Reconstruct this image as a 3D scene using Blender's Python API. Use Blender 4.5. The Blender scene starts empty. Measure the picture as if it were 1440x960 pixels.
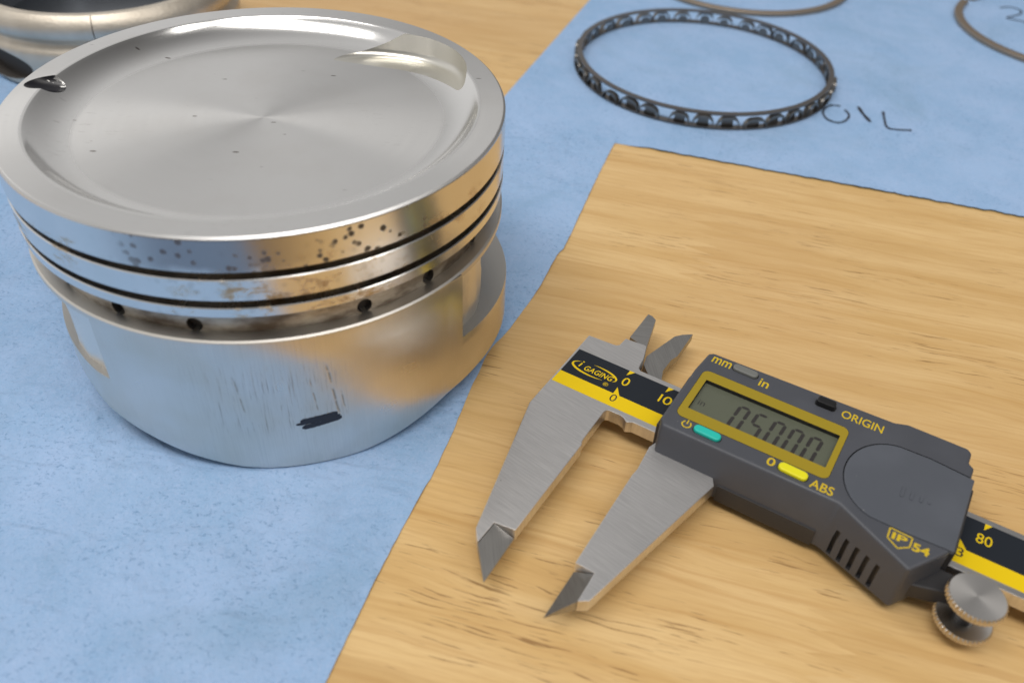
import bpy, bmesh, math, random
import numpy as np
from mathutils import Vector, Matrix, noise
random.seed(7)

# ------------------------------------------------------------------ camera, world, lights
sc = bpy.context.scene
S = 0.001                      # lengths below are written in millimetres
ZO = 1.5                       # table top is z = -1.5 in the drawing frame, 0 in the world
FPX, PITCH, ROLL, CAMH = 1232.0, math.radians(41.098), math.radians(3.04), 146.8
_F = Vector((0, math.cos(PITCH), -math.sin(PITCH)))
_R0 = Vector((1, 0, 0)); _U0 = _R0.cross(_F)
_R = _R0 * math.cos(ROLL) + _U0 * math.sin(ROLL)
_U = -_R0 * math.sin(ROLL) + _U0 * math.cos(ROLL)
cam = bpy.data.cameras.new('camera')
cam_o = bpy.data.objects.new('camera', cam)
sc.collection.objects.link(cam_o)
cam_o.matrix_world = Matrix(((_R.x, _U.x, -_F.x, 0), (_R.y, _U.y, -_F.y, 0), (_R.z, _U.z, -_F.z, (CAMH + ZO) * S), (0, 0, 0, 1)))
cam.sensor_width = 36; cam.sensor_fit = 'HORIZONTAL'; cam.lens = FPX / 1440 * 36
cam.clip_start = 0.005; cam.clip_end = 20
cam.dof.use_dof = True; cam.dof.focus_distance = 0.212; cam.dof.aperture_fstop = 15
sc.camera = cam_o

world = bpy.data.worlds.new('World'); sc.world = world; world.use_nodes = True
_wt = world.node_tree; _bg = _wt.nodes['Background']                 # an ordinary room: lighter on the lamp side, dimmer on the other
_tc = _wt.nodes.new('ShaderNodeTexCoord'); _sx = _wt.nodes.new('ShaderNodeSeparateXYZ'); _mr = _wt.nodes.new('ShaderNodeMapRange')
_wt.links.new(_tc.outputs['Generated'], _sx.inputs[0]); _wt.links.new(_sx.outputs['X'], _mr.inputs['Value'])
_mr.interpolation_type = 'SMOOTHSTEP'
_mr.inputs['From Min'].default_value = -1.0; _mr.inputs['From Max'].default_value = 0.9
_mx = _wt.nodes.new('ShaderNodeMix'); _mx.data_type = 'RGBA'
_wt.links.new(_mr.outputs['Result'], _mx.inputs[0])
_mx.inputs[6].default_value = (0.80, 0.79, 0.78, 1); _mx.inputs[7].default_value = (0.13, 0.127, 0.125, 1)
_my = _wt.nodes.new('ShaderNodeMapRange'); _wt.links.new(_sx.outputs['Y'], _my.inputs['Value'])     # dimmer behind the photographer
_my.inputs['From Min'].default_value = -0.8; _my.inputs['From Max'].default_value = 0.5
_my.inputs['To Min'].default_value = 0.42; _my.inputs['To Max'].default_value = 0.98
_wt.links.new(_mx.outputs[2], _bg.inputs[0]); _wt.links.new(_my.outputs['Result'], _bg.inputs[1])

def area(name, loc, target, sx, sy, power, col=(1, 1, 1)):
    l = bpy.data.lights.new(name, 'AREA'); l.shape = 'RECTANGLE'; l.size = sx; l.size_y = sy
    l.energy = power; l.color = col
    o = bpy.data.objects.new(name, l); sc.collection.objects.link(o)
    o.location = loc
    o.rotation_euler = (Vector(target) - Vector(loc)).to_track_quat('-Z', 'Y').to_euler()
    return o
area('overhead_lamp', (-0.20, -0.20, 1.35), (0, 0.2, 0), 1.5, 0.38, 12.5, (1.0, 0.97, 0.93))
area('overhead_lamp', (1.05, -0.40, 1.35), (0, 0.2, 0), 0.4, 1.2, 5.5, (1.0, 0.97, 0.93))  # fill lamp added on the right to lighten the shadow beside the piston

sc.view_settings.view_transform = 'Standard'; sc.view_settings.look = 'None'
sc.view_settings.exposure = 0.12; sc.view_settings.gamma = 1.0

# ------------------------------------------------------------------ helpers
def W(p): return Vector((p[0] * S, p[1] * S, (p[2] + ZO) * S))

def PX(x, y, z):
    """point of the photograph -> point on the level plane z (mm)"""
    d = _R * ((x - 720) / FPX) - _U * ((y - 480) / FPX) + _F
    t = (z - CAMH) / d.z
    return Vector((d.x * t, d.y * t, z))

CX, CY, CPH = 24.98, 146.94, math.radians(-29.97)
def UV(x, y, z):
    q = PX(x, y, z); a, b = q.x - CX, q.y - CY
    return (a * math.cos(CPH) + b * math.sin(CPH), -a * math.sin(CPH) + b * math.cos(CPH))

def link(o, parent=None):
    sc.collection.objects.link(o)
    if parent is not None: o.parent = parent
    return o

def empty(name, loc, rz=0.0, label=None, cat=None, group=None):
    o = bpy.data.objects.new(name, None); o.location = loc; o.rotation_euler = (0, 0, rz)
    o.empty_display_size = 0.01
    link(o)
    if label: tag(o, label, cat, group)
    return o

def tag(o, label=None, cat=None, group=None, kind=None):
    if label: o['label'] = label
    if cat: o['category'] = cat
    if group: o['group'] = group
    if kind: o['kind'] = kind
    return o

def shade(me, ang=35):
    me.polygons.foreach_set('use_smooth', [True] * len(me.polygons))
    me.set_sharp_from_angle(angle=math.radians(ang))

def flat_big(me):
    for f in me.polygons:
        if abs(f.normal.z) > 0.9995: f.use_smooth = False

def obj(name, verts, faces, mat, parent=None, ang=35, recalc=True, off=(0, 0, 0)):
    me = bpy.data.meshes.new(name)
    me.from_pydata([((v[0] + off[0]) * S, (v[1] + off[1]) * S, (v[2] + off[2]) * S) for v in verts], [], faces)
    if recalc:
        bm = bmesh.new(); bm.from_mesh(me); bmesh.ops.recalc_face_normals(bm, faces=bm.faces); bm.to_mesh(me); bm.free()
    me.materials.append(mat)
    me.validate(); shade(me, ang)
    return link(bpy.data.objects.new(name, me), parent)

def bobj(name, bm, mat, parent=None, ang=35):
    bmesh.ops.scale(bm, vec=(S, S, S), verts=bm.verts)
    bmesh.ops.recalc_face_normals(bm, faces=bm.faces)
    me = bpy.data.meshes.new(name); bm.to_mesh(me); bm.free()
    me.materials.append(mat); shade(me, ang)
    flat_big(me)
    return link(bpy.data.objects.new(name, me), parent)

def prism_bm(pts, z0, z1, bevel=0.0, seg=2, bottom=False, zf=None):
    bm = bmesh.new()
    lo = [bm.verts.new((x, y, z0)) for x, y in pts]
    hi = [bm.verts.new((x, y, zf(x, y) if zf else z1)) for x, y in pts]
    n = len(pts)
    ft = bm.faces.new(hi); fb = bm.faces.new(lo[::-1])
    sides = [bm.faces.new((lo[i], lo[(i + 1) % n], hi[(i + 1) % n], hi[i])) for i in range(n)]
    bmesh.ops.recalc_face_normals(bm, faces=bm.faces)
    if bevel > 0:
        es = list(ft.edges) + (list(fb.edges) if bottom else [])
        for f in sides:
            for e in f.edges:
                if e not in es and abs(e.verts[0].co.z - e.verts[1].co.z) > 1e-4 and e.calc_face_angle(0) > math.radians(22): es.append(e)
        bmesh.ops.bevel(bm, geom=list(dict.fromkeys(es)), offset=bevel, segments=seg, profile=0.6, affect='EDGES', clamp_overlap=True)
    return bm

def prism(name, pts, z0, z1, mat, parent=None, bevel=0.0, seg=2, bottom=False, ang=35, zf=None):
    return bobj(name, prism_bm(pts, z0, z1, bevel, seg, bottom, zf), mat, parent, ang)

def box_bm(bm, c, d, M=None):
    r = bmesh.ops.create_cube(bm, size=1.0, matrix=Matrix.Translation(c) @ (M or Matrix()) @ Matrix.Diagonal((d[0], d[1], d[2], 1)))
    return r['verts']

def lathe_data(prof, n=256, closed=True, a0=0.0, a1=2 * math.pi):
    """prof: list of (r, z); spun about z. closed -> the profile is a closed loop"""
    full = abs(a1 - a0 - 2 * math.pi) < 1e-6
    m = len(prof); V = []; F = []
    cols = n if full else n + 1
    for i in range(cols):
        a = a0 + (a1 - a0) * i / n
        for r, z in prof: V.append((r * math.cos(a), r * math.sin(a), z))
    for i in range(n):
        j = (i + 1) % cols
        for k in range(m if closed else m - 1):
            k2 = (k + 1) % m
            F.append((i * m + k, j * m + k, j * m + k2, i * m + k2))
    return V, F

def lathe(name, prof, mat, parent=None, n=256, closed=True, ang=30):
    V, F = lathe_data(prof, n, closed)
    me = bpy.data.meshes.new(name); me.from_pydata([(a * S, b * S, c * S) for a, b, c in V], [], F)
    bm = bmesh.new(); bm.from_mesh(me)
    bmesh.ops.remove_doubles(bm, verts=bm.verts, dist=1e-8)
    bmesh.ops.dissolve_degenerate(bm, dist=1e-9, edges=bm.edges)
    bmesh.ops.recalc_face_normals(bm, faces=bm.faces)
    bm.to_mesh(me); bm.free()
    me.materials.append(mat); shade(me, ang)
    return link(bpy.data.objects.new(name, me), parent)

def boolean(o, cutter, ang=30, op='DIFFERENCE'):
    md = o.modifiers.new('b', 'BOOLEAN'); md.operation = op; md.object = cutter; md.solver = 'EXACT'
    try: md.material_mode = 'TRANSFER'
    except Exception: pass
    bpy.context.view_layer.update()
    dg = bpy.context.evaluated_depsgraph_get()
    me = bpy.data.meshes.new_from_object(o.evaluated_get(dg))
    old = o.data; o.modifiers.clear(); o.data = me; me.name = old.name
    bpy.data.objects.remove(cutter)
    shade(me, ang); flat_big(me)

def text(name, s, u0, u1, v0, v1, z, mat, parent, bold=0.0, shear=0.0, sp=1.0):
    cu = bpy.data.curves.new(name, 'FONT'); cu.body = s; cu.size = 1; cu.offset = bold; cu.resolution_u = 5
    cu.space_character = sp
    o = bpy.data.objects.new(name, cu); sc.collection.objects.link(o)
    bpy.context.view_layer.update()
    me = bpy.data.meshes.new_from_object(o.evaluated_get(bpy.context.evaluated_depsgraph_get()))
    bpy.data.objects.remove(o)
    co = np.array([v.co[:] for v in me.vertices])
    lo, hi = co.min(0), co.max(0)
    for v in me.vertices:
        a = (v.co.x - lo[0]) / (hi[0] - lo[0]); b = (v.co.y - lo[1]) / (hi[1] - lo[1])
        v.co = ((u0 + (u1 - u0) * a + shear * b * (v1 - v0)) * S, (v0 + (v1 - v0) * b) * S, z * S)
    me.materials.clear(); me.materials.append(mat)
    return link(bpy.data.objects.new(name, me), parent)

def stroke_faces(path, w, z, V, F):
    """ribbon of width w along a polyline (flat ink)"""
    b = len(V); n = len(path)
    for i, p in enumerate(path):
        a = Vector(path[max(i - 1, 0)][:2]); c = Vector(path[min(i + 1, n - 1)][:2])
        t = (c - a).normalized(); nrm = Vector((-t.y, t.x)) * (w[i] if isinstance(w, (list, tuple)) else w) / 2
        V.append((p[0] + nrm.x, p[1] + nrm.y, z)); V.append((p[0] - nrm.x, p[1] - nrm.y, z))
    for i in range(n - 1): F.append((b + 2 * i, b + 2 * i + 1, b + 2 * i + 3, b + 2 * i + 2))

def smooth_path(pts, k=8):
    out = []
    n = len(pts)
    for i in range(n - 1):
        p0 = Vector(pts[max(i - 1, 0)]); p1 = Vector(pts[i]); p2 = Vector(pts[i + 1]); p3 = Vector(pts[min(i + 2, n - 1)])
        for j in range(k):
            t = j / k
            out.append(0.5 * ((2 * p1) + (p2 - p0) * t + (2 * p0 - 5 * p1 + 4 * p2 - p3) * t * t + (3 * p1 - p0 - 3 * p2 + p3) * t ** 3))
    out.append(Vector(pts[-1]))
    return out

def rrect(u0, u1, v0, v1, r, k=6):
    P = []
    for cx, cy, a in ((u1 - r, v1 - r, 0), (u0 + r, v1 - r, 90), (u0 + r, v0 + r, 180), (u1 - r, v0 + r, 270)):
        for i in range(k + 1):
            t = math.radians(a + 90 * i / k); P.append((cx + r * math.cos(t), cy + r * math.sin(t)))
    return P

# ------------------------------------------------------------------ materials
class NT:
    def __init__(s, name):
        s.m = bpy.data.materials.new(name); s.m.use_nodes = True
        s.t = s.m.node_tree; s.b = s.t.nodes['Principled BSDF']
    def n(s, typ, **kw):
        nd = s.t.nodes.new(typ)
        for k, v in kw.items(): setattr(nd, k, v)
        return nd
    def set(s, sock, val):
        if isinstance(val, bpy.types.NodeSocket): s.t.links.new(val, sock)
        elif val is not None:
            if hasattr(sock.default_value, '__len__') and not hasattr(val, '__len__'): val = (val,) * len(sock.default_value)
            if hasattr(val, '__len__') and len(val) == 3 and len(sock.default_value) == 4: val = (*val, 1)
            sock.default_value = val
    def math(s, op, a, b=None, c=None, clamp=False):
        nd = s.n('ShaderNodeMath', operation=op); nd.use_clamp = clamp
        for i, x in enumerate((a, b, c)):
            if x is not None: s.set(nd.inputs[i], x)
        return nd.outputs[0]
    def coord(s, kind='Object'): return s.n('ShaderNodeTexCoord').outputs[kind]
    def mapping(s, vec, loc=(0, 0, 0), rot=(0, 0, 0), scale=(1, 1, 1)):
        nd = s.n('ShaderNodeMapping'); s.set(nd.inputs[0], vec)
        nd.inputs['Location'].default_value = loc; nd.inputs['Rotation'].default_value = rot; nd.inputs['Scale'].default_value = scale
        return nd.outputs[0]
    def noise(s, vec, scale, detail=3, rough=0.5, dist=0.0):
        nd = s.n('ShaderNodeTexNoise'); s.set(nd.inputs['Vector'], vec); nd.inputs['Scale'].default_value = scale
        nd.inputs['Detail'].default_value = detail; nd.inputs['Roughness'].default_value = rough; nd.inputs['Distortion'].default_value = dist
        return nd.outputs['Fac']
    def voro(s, vec, scale, feature='F1', rand=1.0):
        nd = s.n('ShaderNodeTexVoronoi', feature=feature); s.set(nd.inputs['Vector'], vec); nd.inputs['Scale'].default_value = scale
        nd.inputs['Randomness'].default_value = rand
        return nd.outputs['Distance']
    def ramp(s, fac, a, b, lo=0.0, hi=1.0, smooth=True):
        nd = s.n('ShaderNodeMapRange'); nd.interpolation_type = 'SMOOTHSTEP' if smooth else 'LINEAR'
        for i, x in enumerate((fac, a, b, lo, hi)): s.set(nd.inputs[i], x)
        return nd.outputs[0]
    def mix(s, fac, a, b, blend='MIX'):
        nd = s.n('ShaderNodeMix', data_type='RGBA', blend_type=blend)
        s.set(nd.inputs[0], fac); s.set(nd.inputs[6], a); s.set(nd.inputs[7], b)
        return nd.outputs[2]
    def sep(s, vec):
        nd = s.n('ShaderNodeSeparateXYZ'); s.set(nd.inputs[0], vec); return nd.outputs
    def comb(s, x, y, z):
        nd = s.n('ShaderNodeCombineXYZ')
        for i, v in enumerate((x, y, z)): s.set(nd.inputs[i], v)
        return nd.outputs[0]
    def bump(s, h, strength=0.3, dist=0.0002, normal=None):
        nd = s.n('ShaderNodeBump'); nd.inputs['Strength'].default_value = strength; nd.inputs['Distance'].default_value = dist
        s.set(nd.inputs['Height'], h)
        if normal is not None: s.set(nd.inputs['Normal'], normal)
        return nd.outputs[0]
    def out(s, col=None, rough=None, metal=None, normal=None, aniso=None, tangent=None, spec=None, coat=None, coatr=None):
        for k, v in (('Base Color', col), ('Roughness', rough), ('Metallic', metal), ('Normal', normal), ('Anisotropic', aniso),
                     ('Tangent', tangent), ('Specular IOR Level', spec), ('Coat Weight', coat), ('Coat Roughness', coatr)):
            if v is not None: s.set(s.b.inputs[k], v)
        return s.m

def plain(name, col, rough=0.5, metal=0.0, spec=None, coat=None, nb=None):
    t = NT(name)
    nrm = None
    if nb: nrm = t.bump(t.noise(t.coord(), nb[0], 3), nb[1], nb[2])
    return t.out(col, rough, metal, nrm, spec=spec, coat=coat, coatr=0.05 if coat else None)

GRAIN = math.radians(14.5)
def make_wood():
    t = NT('wood')
    c = t.mapping(t.coord(), rot=(0, 0, GRAIN))           # x along the grain, metres
    x, y, z = t.sep(c)
    # staves about 42 mm wide, each with its own tint and its own finger joints along the length
    yy = t.math('ADD', t.math('DIVIDE', y, 0.044), 0.36)
    stave = t.math('FLOOR', yy)
    tri = t.math('PINGPONG', y, 0.0024)
    fing = t.math('MULTIPLY', t.math('SUBTRACT', tri, 0.0012), 4.0)
    xs = t.math('ADD', t.math('ADD', x, fing), t.math('MULTIPLY', stave, 0.0917))
    seg = t.math('FLOOR', t.math('DIVIDE', t.math('ADD', xs, 0.013), 0.235))
    wn = t.n('ShaderNodeTexWhiteNoise', noise_dimensions='2D'); t.set(wn.inputs['Vector'], t.comb(stave, seg, 0.0))
    tint = wn.outputs['Value']
    shift = t.comb(t.math('MULTIPLY', tint, 3.7), t.math('MULTIPLY', tint, 1.9), 0.0)
    cv = t.n('ShaderNodeVectorMath', operation='ADD'); t.set(cv.inputs[0], c); t.set(cv.inputs[1], shift)
    v = cv.outputs[0]
    warp = t.noise(t.mapping(v, scale=(1, 3, 1)), 22, 3)
    wv = t.n('ShaderNodeVectorMath', operation='ADD'); t.set(wv.inputs[0], v)
    t.set(wv.inputs[1], t.comb(0.0, t.math('MULTIPLY', t.math('SUBTRACT', warp, 0.5), 0.006), 0.0)); v = wv.outputs[0]
    broad = t.noise(t.mapping(v, scale=(1, 9, 1)), 14, 4, 0.55)
    fine = t.noise(t.mapping(v, scale=(1, 22, 1)), 60, 5, 0.6)
    hair = t.noise(t.mapping(v, scale=(1, 30, 1)), 160, 3, 0.6)
    dash = t.noise(t.mapping(v, scale=(1, 24, 1)), 78, 3, 0.55)
    dmask = t.noise(t.mapping(v, scale=(1, 2.5, 1)), 16, 2)
    col = t.mix(t.ramp(broad, 0.3, 0.72), (0.79, 0.555, 0.265), (0.66, 0.425, 0.170))
    col = t.mix(t.ramp(fine, 0.40, 0.78, 0, 0.42), col, (0.50, 0.28, 0.10))
    col = t.mix(t.ramp(hair, 0.5, 0.8, 0, 0.30), col, (0.42, 0.22, 0.08))
    lines = t.noise(t.mapping(v, scale=(0.22, 20, 1)), 26, 3, 0.5)
    col = t.mix(t.ramp(lines, 0.52, 0.72, 0, 0.38), col, (0.50, 0.27, 0.085))
    thr = t.ramp(dmask, 0.35, 0.74, 0.72, 0.572)
    d = t.math('MULTIPLY', t.math('SUBTRACT', dash, thr), 26, clamp=True)
    col = t.mix(t.math('MULTIPLY', d, 0.66), col, (0.20, 0.095, 0.03))
    col = t.mix(t.ramp(tint, 0, 1, 0.0, 0.30, False), col, (0.43, 0.245, 0.085))
    col = t.mix(t.ramp(t.noise(c, 7, 2), 0.45, 0.75, 0, 0.25), col, (0.62, 0.37, 0.17))
    h = t.math('SUBTRACT', t.math('MULTIPLY', fine, 0.5), d)
    return t.out(col, t.ramp(fine, 0.3, 0.7, 0.33, 0.46), 0, t.bump(h, 0.25, 0.0001), spec=0.4)

def make_paper(name, seed, crumple):
    t = NT(name)
    c = t.mapping(t.coord(), loc=(seed, seed * .7, 0))
    fib = t.noise(c, 1500, 4, 0.7, 1.0)
    fl = t.noise(t.mapping(c, rot=(0, 0, 0.6), scale=(1, 1.5, 1)), 900, 4, 0.65, 1.0)
    cloud = t.noise(c, 38, 4, 0.6)
    cloud2 = t.noise(c, 150, 3, 0.6)
    msk = t.noise(c, 26, 2)
    col = t.mix(t.ramp(cloud, 0.3, 0.7), (0.262, 0.430, 0.665), (0.335, 0.495, 0.745))
    col = t.mix(t.ramp(cloud2, 0.35, 0.75, 0, 0.35), col, (0.37, 0.50, 0.74))
    col = t.mix(t.ramp(fib, 0.35, 0.72, 0, 0.40), col, (0.44, 0.56, 0.79))
    fk = t.math('MULTIPLY', t.ramp(fl, 0.55, 0.69), t.ramp(msk, 0.30, 0.62, 0.25, 0.75))
    col = t.mix(fk, col, (0.155, 0.28, 0.48))
    stain = t.ramp(t.noise(t.mapping(c, loc=(3, 1, 0)), 17, 5, 0.7, 0.6), 0.50, 0.75, 0, 0.32)
    col = t.mix(stain, col, (0.20, 0.33, 0.46))
    crm = t.math('ABSOLUTE', t.math('SUBTRACT', t.noise(c, 62, 3, 0.55, 0.8), 0.5))
    crm2 = t.math('ABSOLUTE', t.math('SUBTRACT', t.noise(t.mapping(c, rot=(0, 0, 0.8), scale=(1, 2.2, 1)), 34, 2, 0.5, 0.5), 0.5))
    h = t.math('ADD', t.math('MULTIPLY', fib, 0.7), t.math('ADD', t.math('MULTIPLY', cloud2, 1.2), t.math('MULTIPLY', fk, -0.4)))
    big = t.math('ADD', t.math('MULTIPLY', t.ramp(crm, 0.0, 0.22), -1.0), t.math('MULTIPLY', t.ramp(crm2, 0.0, 0.10), -1.3))
    soft = t.noise(c, 95, 4, 0.6)
    nb = t.bump(t.math('ADD', t.math('MULTIPLY', big, 0.45), t.math('MULTIPLY', soft, 2.2)), crumple, 0.0012)
    return t.out(col, 0.92, 0, t.bump(h, 0.6, 0.0003, nb), spec=0.15)

def radial(t, axis='Z'):
    nd = t.n('ShaderNodeTangent', direction_type='RADIAL', axis=axis); return nd.outputs[0]

def polar(t):
    x, y, z = t.sep(t.coord())
    ang = t.math('ARCTAN2', y, x)
    r = t.math('SQRT', t.math('ADD', t.math('MULTIPLY', x, x), t.math('MULTIPLY', y, y)))
    return ang, r, z

def make_crown():
    t = NT('turned_aluminium')
    ang, r, z = polar(t)
    rings = t.noise(t.comb(t.math('MULTIPLY', r, 2600), t.math('MULTIPLY', ang, 1.2), 0.0), 1.0, 3, 0.6)
    c = t.coord()
    # small nicks, pits and a patch of faint scratches on the crown
    cell = t.voro(t.mapping(c, rot=(0, 0, 0.6), scale=(1, 2.6, 1)), 105)
    nick = t.math('MULTIPLY', t.ramp(t.math('ADD', cell, t.math('MULTIPLY', t.noise(c, 700, 2), 0.06)), 0.125, 0.085), t.ramp(t.noise(c, 55, 2), 0.46, 0.53))
    scr = t.math('MULTIPLY', t.ramp(t.noise(t.mapping(c, rot=(0, 0, 0.9), scale=(1, 6, 1)), 260, 3, 0.6), 0.63, 0.72), t.ramp(t.noise(c, 24, 2), 0.47, 0.60))
    dirt = t.ramp(t.noise(c, 60, 4, 0.6), 0.45, 0.75, 0, 0.16)
    col = t.mix(dirt, (0.72, 0.715, 0.705), (0.56, 0.53, 0.49))
    col = t.mix(t.math('MULTIPLY', nick, 0.8), col, (0.12, 0.09, 0.075))
    col = t.mix(t.math('MULTIPLY', scr, 0.30), col, (0.34, 0.32, 0.30))
    wall = t.math('MULTIPLY', t.ramp(r, 0.0388, 0.0415), t.ramp(r, 0.0482, 0.0472))
    rough = t.math('SUBTRACT', t.ramp(rings, 0.3, 0.7, 0.30, 0.325), t.math('MULTIPLY', wall, 0.16))
    h = t.math('ADD', t.math('MULTIPLY', rings, 0.05), t.math('MULTIPLY', t.math('ADD', nick, scr), -1.0))
    return t.out(col, rough, 1.0, t.bump(h, 0.05, 0.00005), aniso=t.math('SUBTRACT', 0.88, t.math('MULTIPLY', wall, 0.68)), tangent=radial(t))

def make_land():
    t = NT('stained_aluminium')
    ang, r, z = polar(t)
    pc = t.comb(t.math('MULTIPLY', ang, 0.0534), z, 0.0)           # unrolled side, metres
    front = t.math('MULTIPLY', t.ramp(ang, -2.0, -1.5), t.ramp(ang, -0.62, -0.85))
    # carbon spots, thinning out away from the front
    n1 = t.noise(pc, 420, 4, 0.65, 0.4)
    cells = t.voro(pc, 460)
    spot = t.math('MULTIPLY', t.ramp(t.math('ADD', cells, t.math('MULTIPLY', t.math('SUBTRACT', n1, 0.5), 0.55)), 0.36, 0.18), t.ramp(t.noise(pc, 95, 2), 0.34, 0.48))
    spot = t.math('MULTIPLY', t.math('MULTIPLY', spot, t.ramp(front, 0.0, 0.8)), t.ramp(z, 0.0520, 0.0535, 0.15, 1.0))
    varn = t.math('MULTIPLY', t.ramp(t.noise(t.mapping(pc, scale=(1, 1.6, 1)), 150, 5, 0.7), 0.50, 0.64), t.math('MULTIPLY', t.ramp(t.noise(pc, 38, 2), 0.42, 0.58), t.ramp(z, 0.0560, 0.0535)))
    edge = t.ramp(t.noise(t.mapping(pc, scale=(1, 0.4, 1)), 900, 3), 0.55, 0.7)
    col = t.mix(t.math('MULTIPLY', varn, 0.75), (0.78, 0.77, 0.75), (0.42, 0.25, 0.05))
    col = t.mix(t.math('MULTIPLY', spot, 0.88), col, (0.035, 0.030, 0.028))
    film = t.math('MULTIPLY', t.math('MULTIPLY', t.ramp(ang, -1.95, -1.6), t.ramp(ang, -1.05, -1.35)), t.ramp(t.math('ADD', z, t.math('MULTIPLY', t.noise(pc, 110, 3), 0.006)), 0.0540, 0.0575))
    col = t.mix(t.math('MULTIPLY', film, 0.75), col, (0.20, 0.19, 0.20))
    rough = t.ramp(t.math('MAXIMUM', varn, spot), 0, 1, 0.22, 0.50)
    str_ = t.noise(t.comb(t.math('MULTIPLY', ang, 4), t.math('MULTIPLY', z, 9000), 0.0), 1.0, 2)
    return t.out(col, rough, 1.0, t.bump(str_, 0.04, 0.00005))

def make_skirt():
    t = NT('scuffed_aluminium')
    ang, r, z = polar(t)
    arc = t.math('MULTIPLY', ang, 0.0534)
    pc = t.comb(arc, z, 0.0)
    st = t.noise(t.comb(t.math('MULTIPLY', arc, 4200), t.math('MULTIPLY', z, 70), 0.0), 1.0, 3, 0.6)
    st2 = t.noise(t.comb(t.math('MULTIPLY', arc, 4200), t.math('MULTIPLY', z, 95), 4.0), 1.0, 4, 0.7, 0.3)
    a0 = math.radians(-80)
    m = t.ramp(t.math('ABSOLUTE', t.math('SUBTRACT', ang, a0)), 0.42, 0.08)
    mz = t.math('MULTIPLY', t.ramp(z, 0.008, 0.014), t.ramp(z, 0.0335, 0.026))
    scr = t.math('MULTIPLY', t.ramp(st2, 0.56, 0.66), t.math('MULTIPLY', m, mz))
    wig = t.math('MULTIPLY', t.math('SUBTRACT', t.noise(t.comb(0.0, t.math('MULTIPLY', z, 260), 2.0), 1.0, 3), 0.5), 0.0006)
    brk = t.ramp(t.noise(t.comb(t.math('MULTIPLY', arc, 500), t.math('MULTIPLY', z, 420), 6.0), 1.0, 3), 0.40, 0.56)
    for a_, z0_, z1_, w_ in ((-66.2, 0.0135, 0.029, 0.00035), (-64.6, 0.013, 0.021, 0.00026), (-86.0, 0.0165, 0.028, 0.00022), (-70.5, 0.015, 0.026, 0.0002)):
        ln = t.math('ABSOLUTE', t.math('ADD', t.math('ADD', t.math('SUBTRACT', arc, math.radians(a_) * 0.0534), t.math('MULTIPLY', t.math('SUBTRACT', z, 0.02), 0.10)), wig))
        lm_ = t.math('MULTIPLY', t.ramp(ln, w_, w_ * .3), t.math('MULTIPLY', t.ramp(z, z0_, z0_ + .002), t.ramp(z, z1_, z1_ - .002)))
        scr = t.math('MAXIMUM', scr, t.math('MULTIPLY', lm_, brk))
    st3 = t.noise(t.comb(t.math('MULTIPLY', arc, 900), t.math('MULTIPLY', z, 45), 9.0), 1.0, 3, 0.6)
    pol = t.math('MULTIPLY', t.ramp(st3, 0.50, 0.62), t.ramp(z, 0.016, 0.006))
    col = t.mix(t.math('MULTIPLY', scr, 0.62), (0.74, 0.715, 0.675), (0.15, 0.13, 0.12))
    haze = t.noise(pc, 55, 3)
    col = t.mix(t.math('MULTIPLY', t.ramp(st, 0.35, 0.75, 0, 0.30), t.ramp(m, 0, 1, 0.35, 1)), col, (0.50, 0.49, 0.48))
    col = t.mix(t.ramp(haze, 0.35, 0.7, 0, 0.40), col, (0.62, 0.57, 0.47))
    rough = t.math('ADD', t.ramp(haze, 0.3, 0.7, 0.27, 0.36), t.math('MULTIPLY', scr, 0.2))
    h = t.math('ADD', t.math('MULTIPLY', st, 0.6), t.math('ADD', t.math('MULTIPLY', scr, -1.5), t.math('MULTIPLY', pol, 0.8)))
    return t.out(col, rough, 1.0, t.bump(h, 0.42, 0.0001))

def make_groove():
    t = NT('groove_aluminium')
    ang, r, z = polar(t)
    pc = t.comb(t.math('MULTIPLY', ang, 0.0534), z, 0.0)
    n = t.noise(t.mapping(pc, scale=(1, 2, 1)), 90, 4, 0.6)
    col = t.mix(t.ramp(n, 0.35, 0.68), (0.46, 0.42, 0.36), (0.13, 0.10, 0.075))
    return t.out(col, 0.42, 1.0, t.bump(t.noise(t.comb(t.math('MULTIPLY', ang, 3), t.math('MULTIPLY', z, 6000), 0), 1, 2), 0.08, 0.00005))

def make_brushed(name, col, rot, rough=0.34, amt=0.10, rust=0.0):
    t = NT(name)
    c = t.mapping(t.coord(), rot=(0, 0, rot))
    n = t.noise(t.mapping(c, scale=(1, 28, 1)), 130, 4, 0.65)
    n2 = t.noise(c, 60, 3)
    k = t.mix(t.ramp(n, 0.3, 0.7), tuple(x * 0.88 for x in col), tuple(min(1, x * 1.08) for x in col))
    sp = t.math('MULTIPLY', t.ramp(t.noise(c, 900, 2), 0.77, 0.82), 0.7)
    k = t.mix(sp, k, (0.08, 0.07, 0.06))
    return t.out(k, t.ramp(n2, 0.3, 0.7, rough - 0.04, rough + 0.05), 1.0, t.bump(n, amt, 0.00008))

def make_plastic(name, col, rough=0.42):
    t = NT(name)
    c = t.coord()
    n = t.noise(c, 2600, 2)
    dust = t.math('MULTIPLY', t.ramp(t.noise(c, 1100, 1), 0.80, 0.84), 0.5)
    k = t.mix(dust, col, (0.35, 0.34, 0.33))
    k = t.mix(t.ramp(t.noise(c, 90, 4), 0.4, 0.75, 0, 0.22), k, tuple(x * 1.6 for x in col))
    return t.out(k, t.ramp(t.noise(c, 120, 3), 0.3, 0.7, rough - 0.05, rough + 0.07), 0, t.bump(n, 0.12, 0.00005), spec=0.45)

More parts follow.
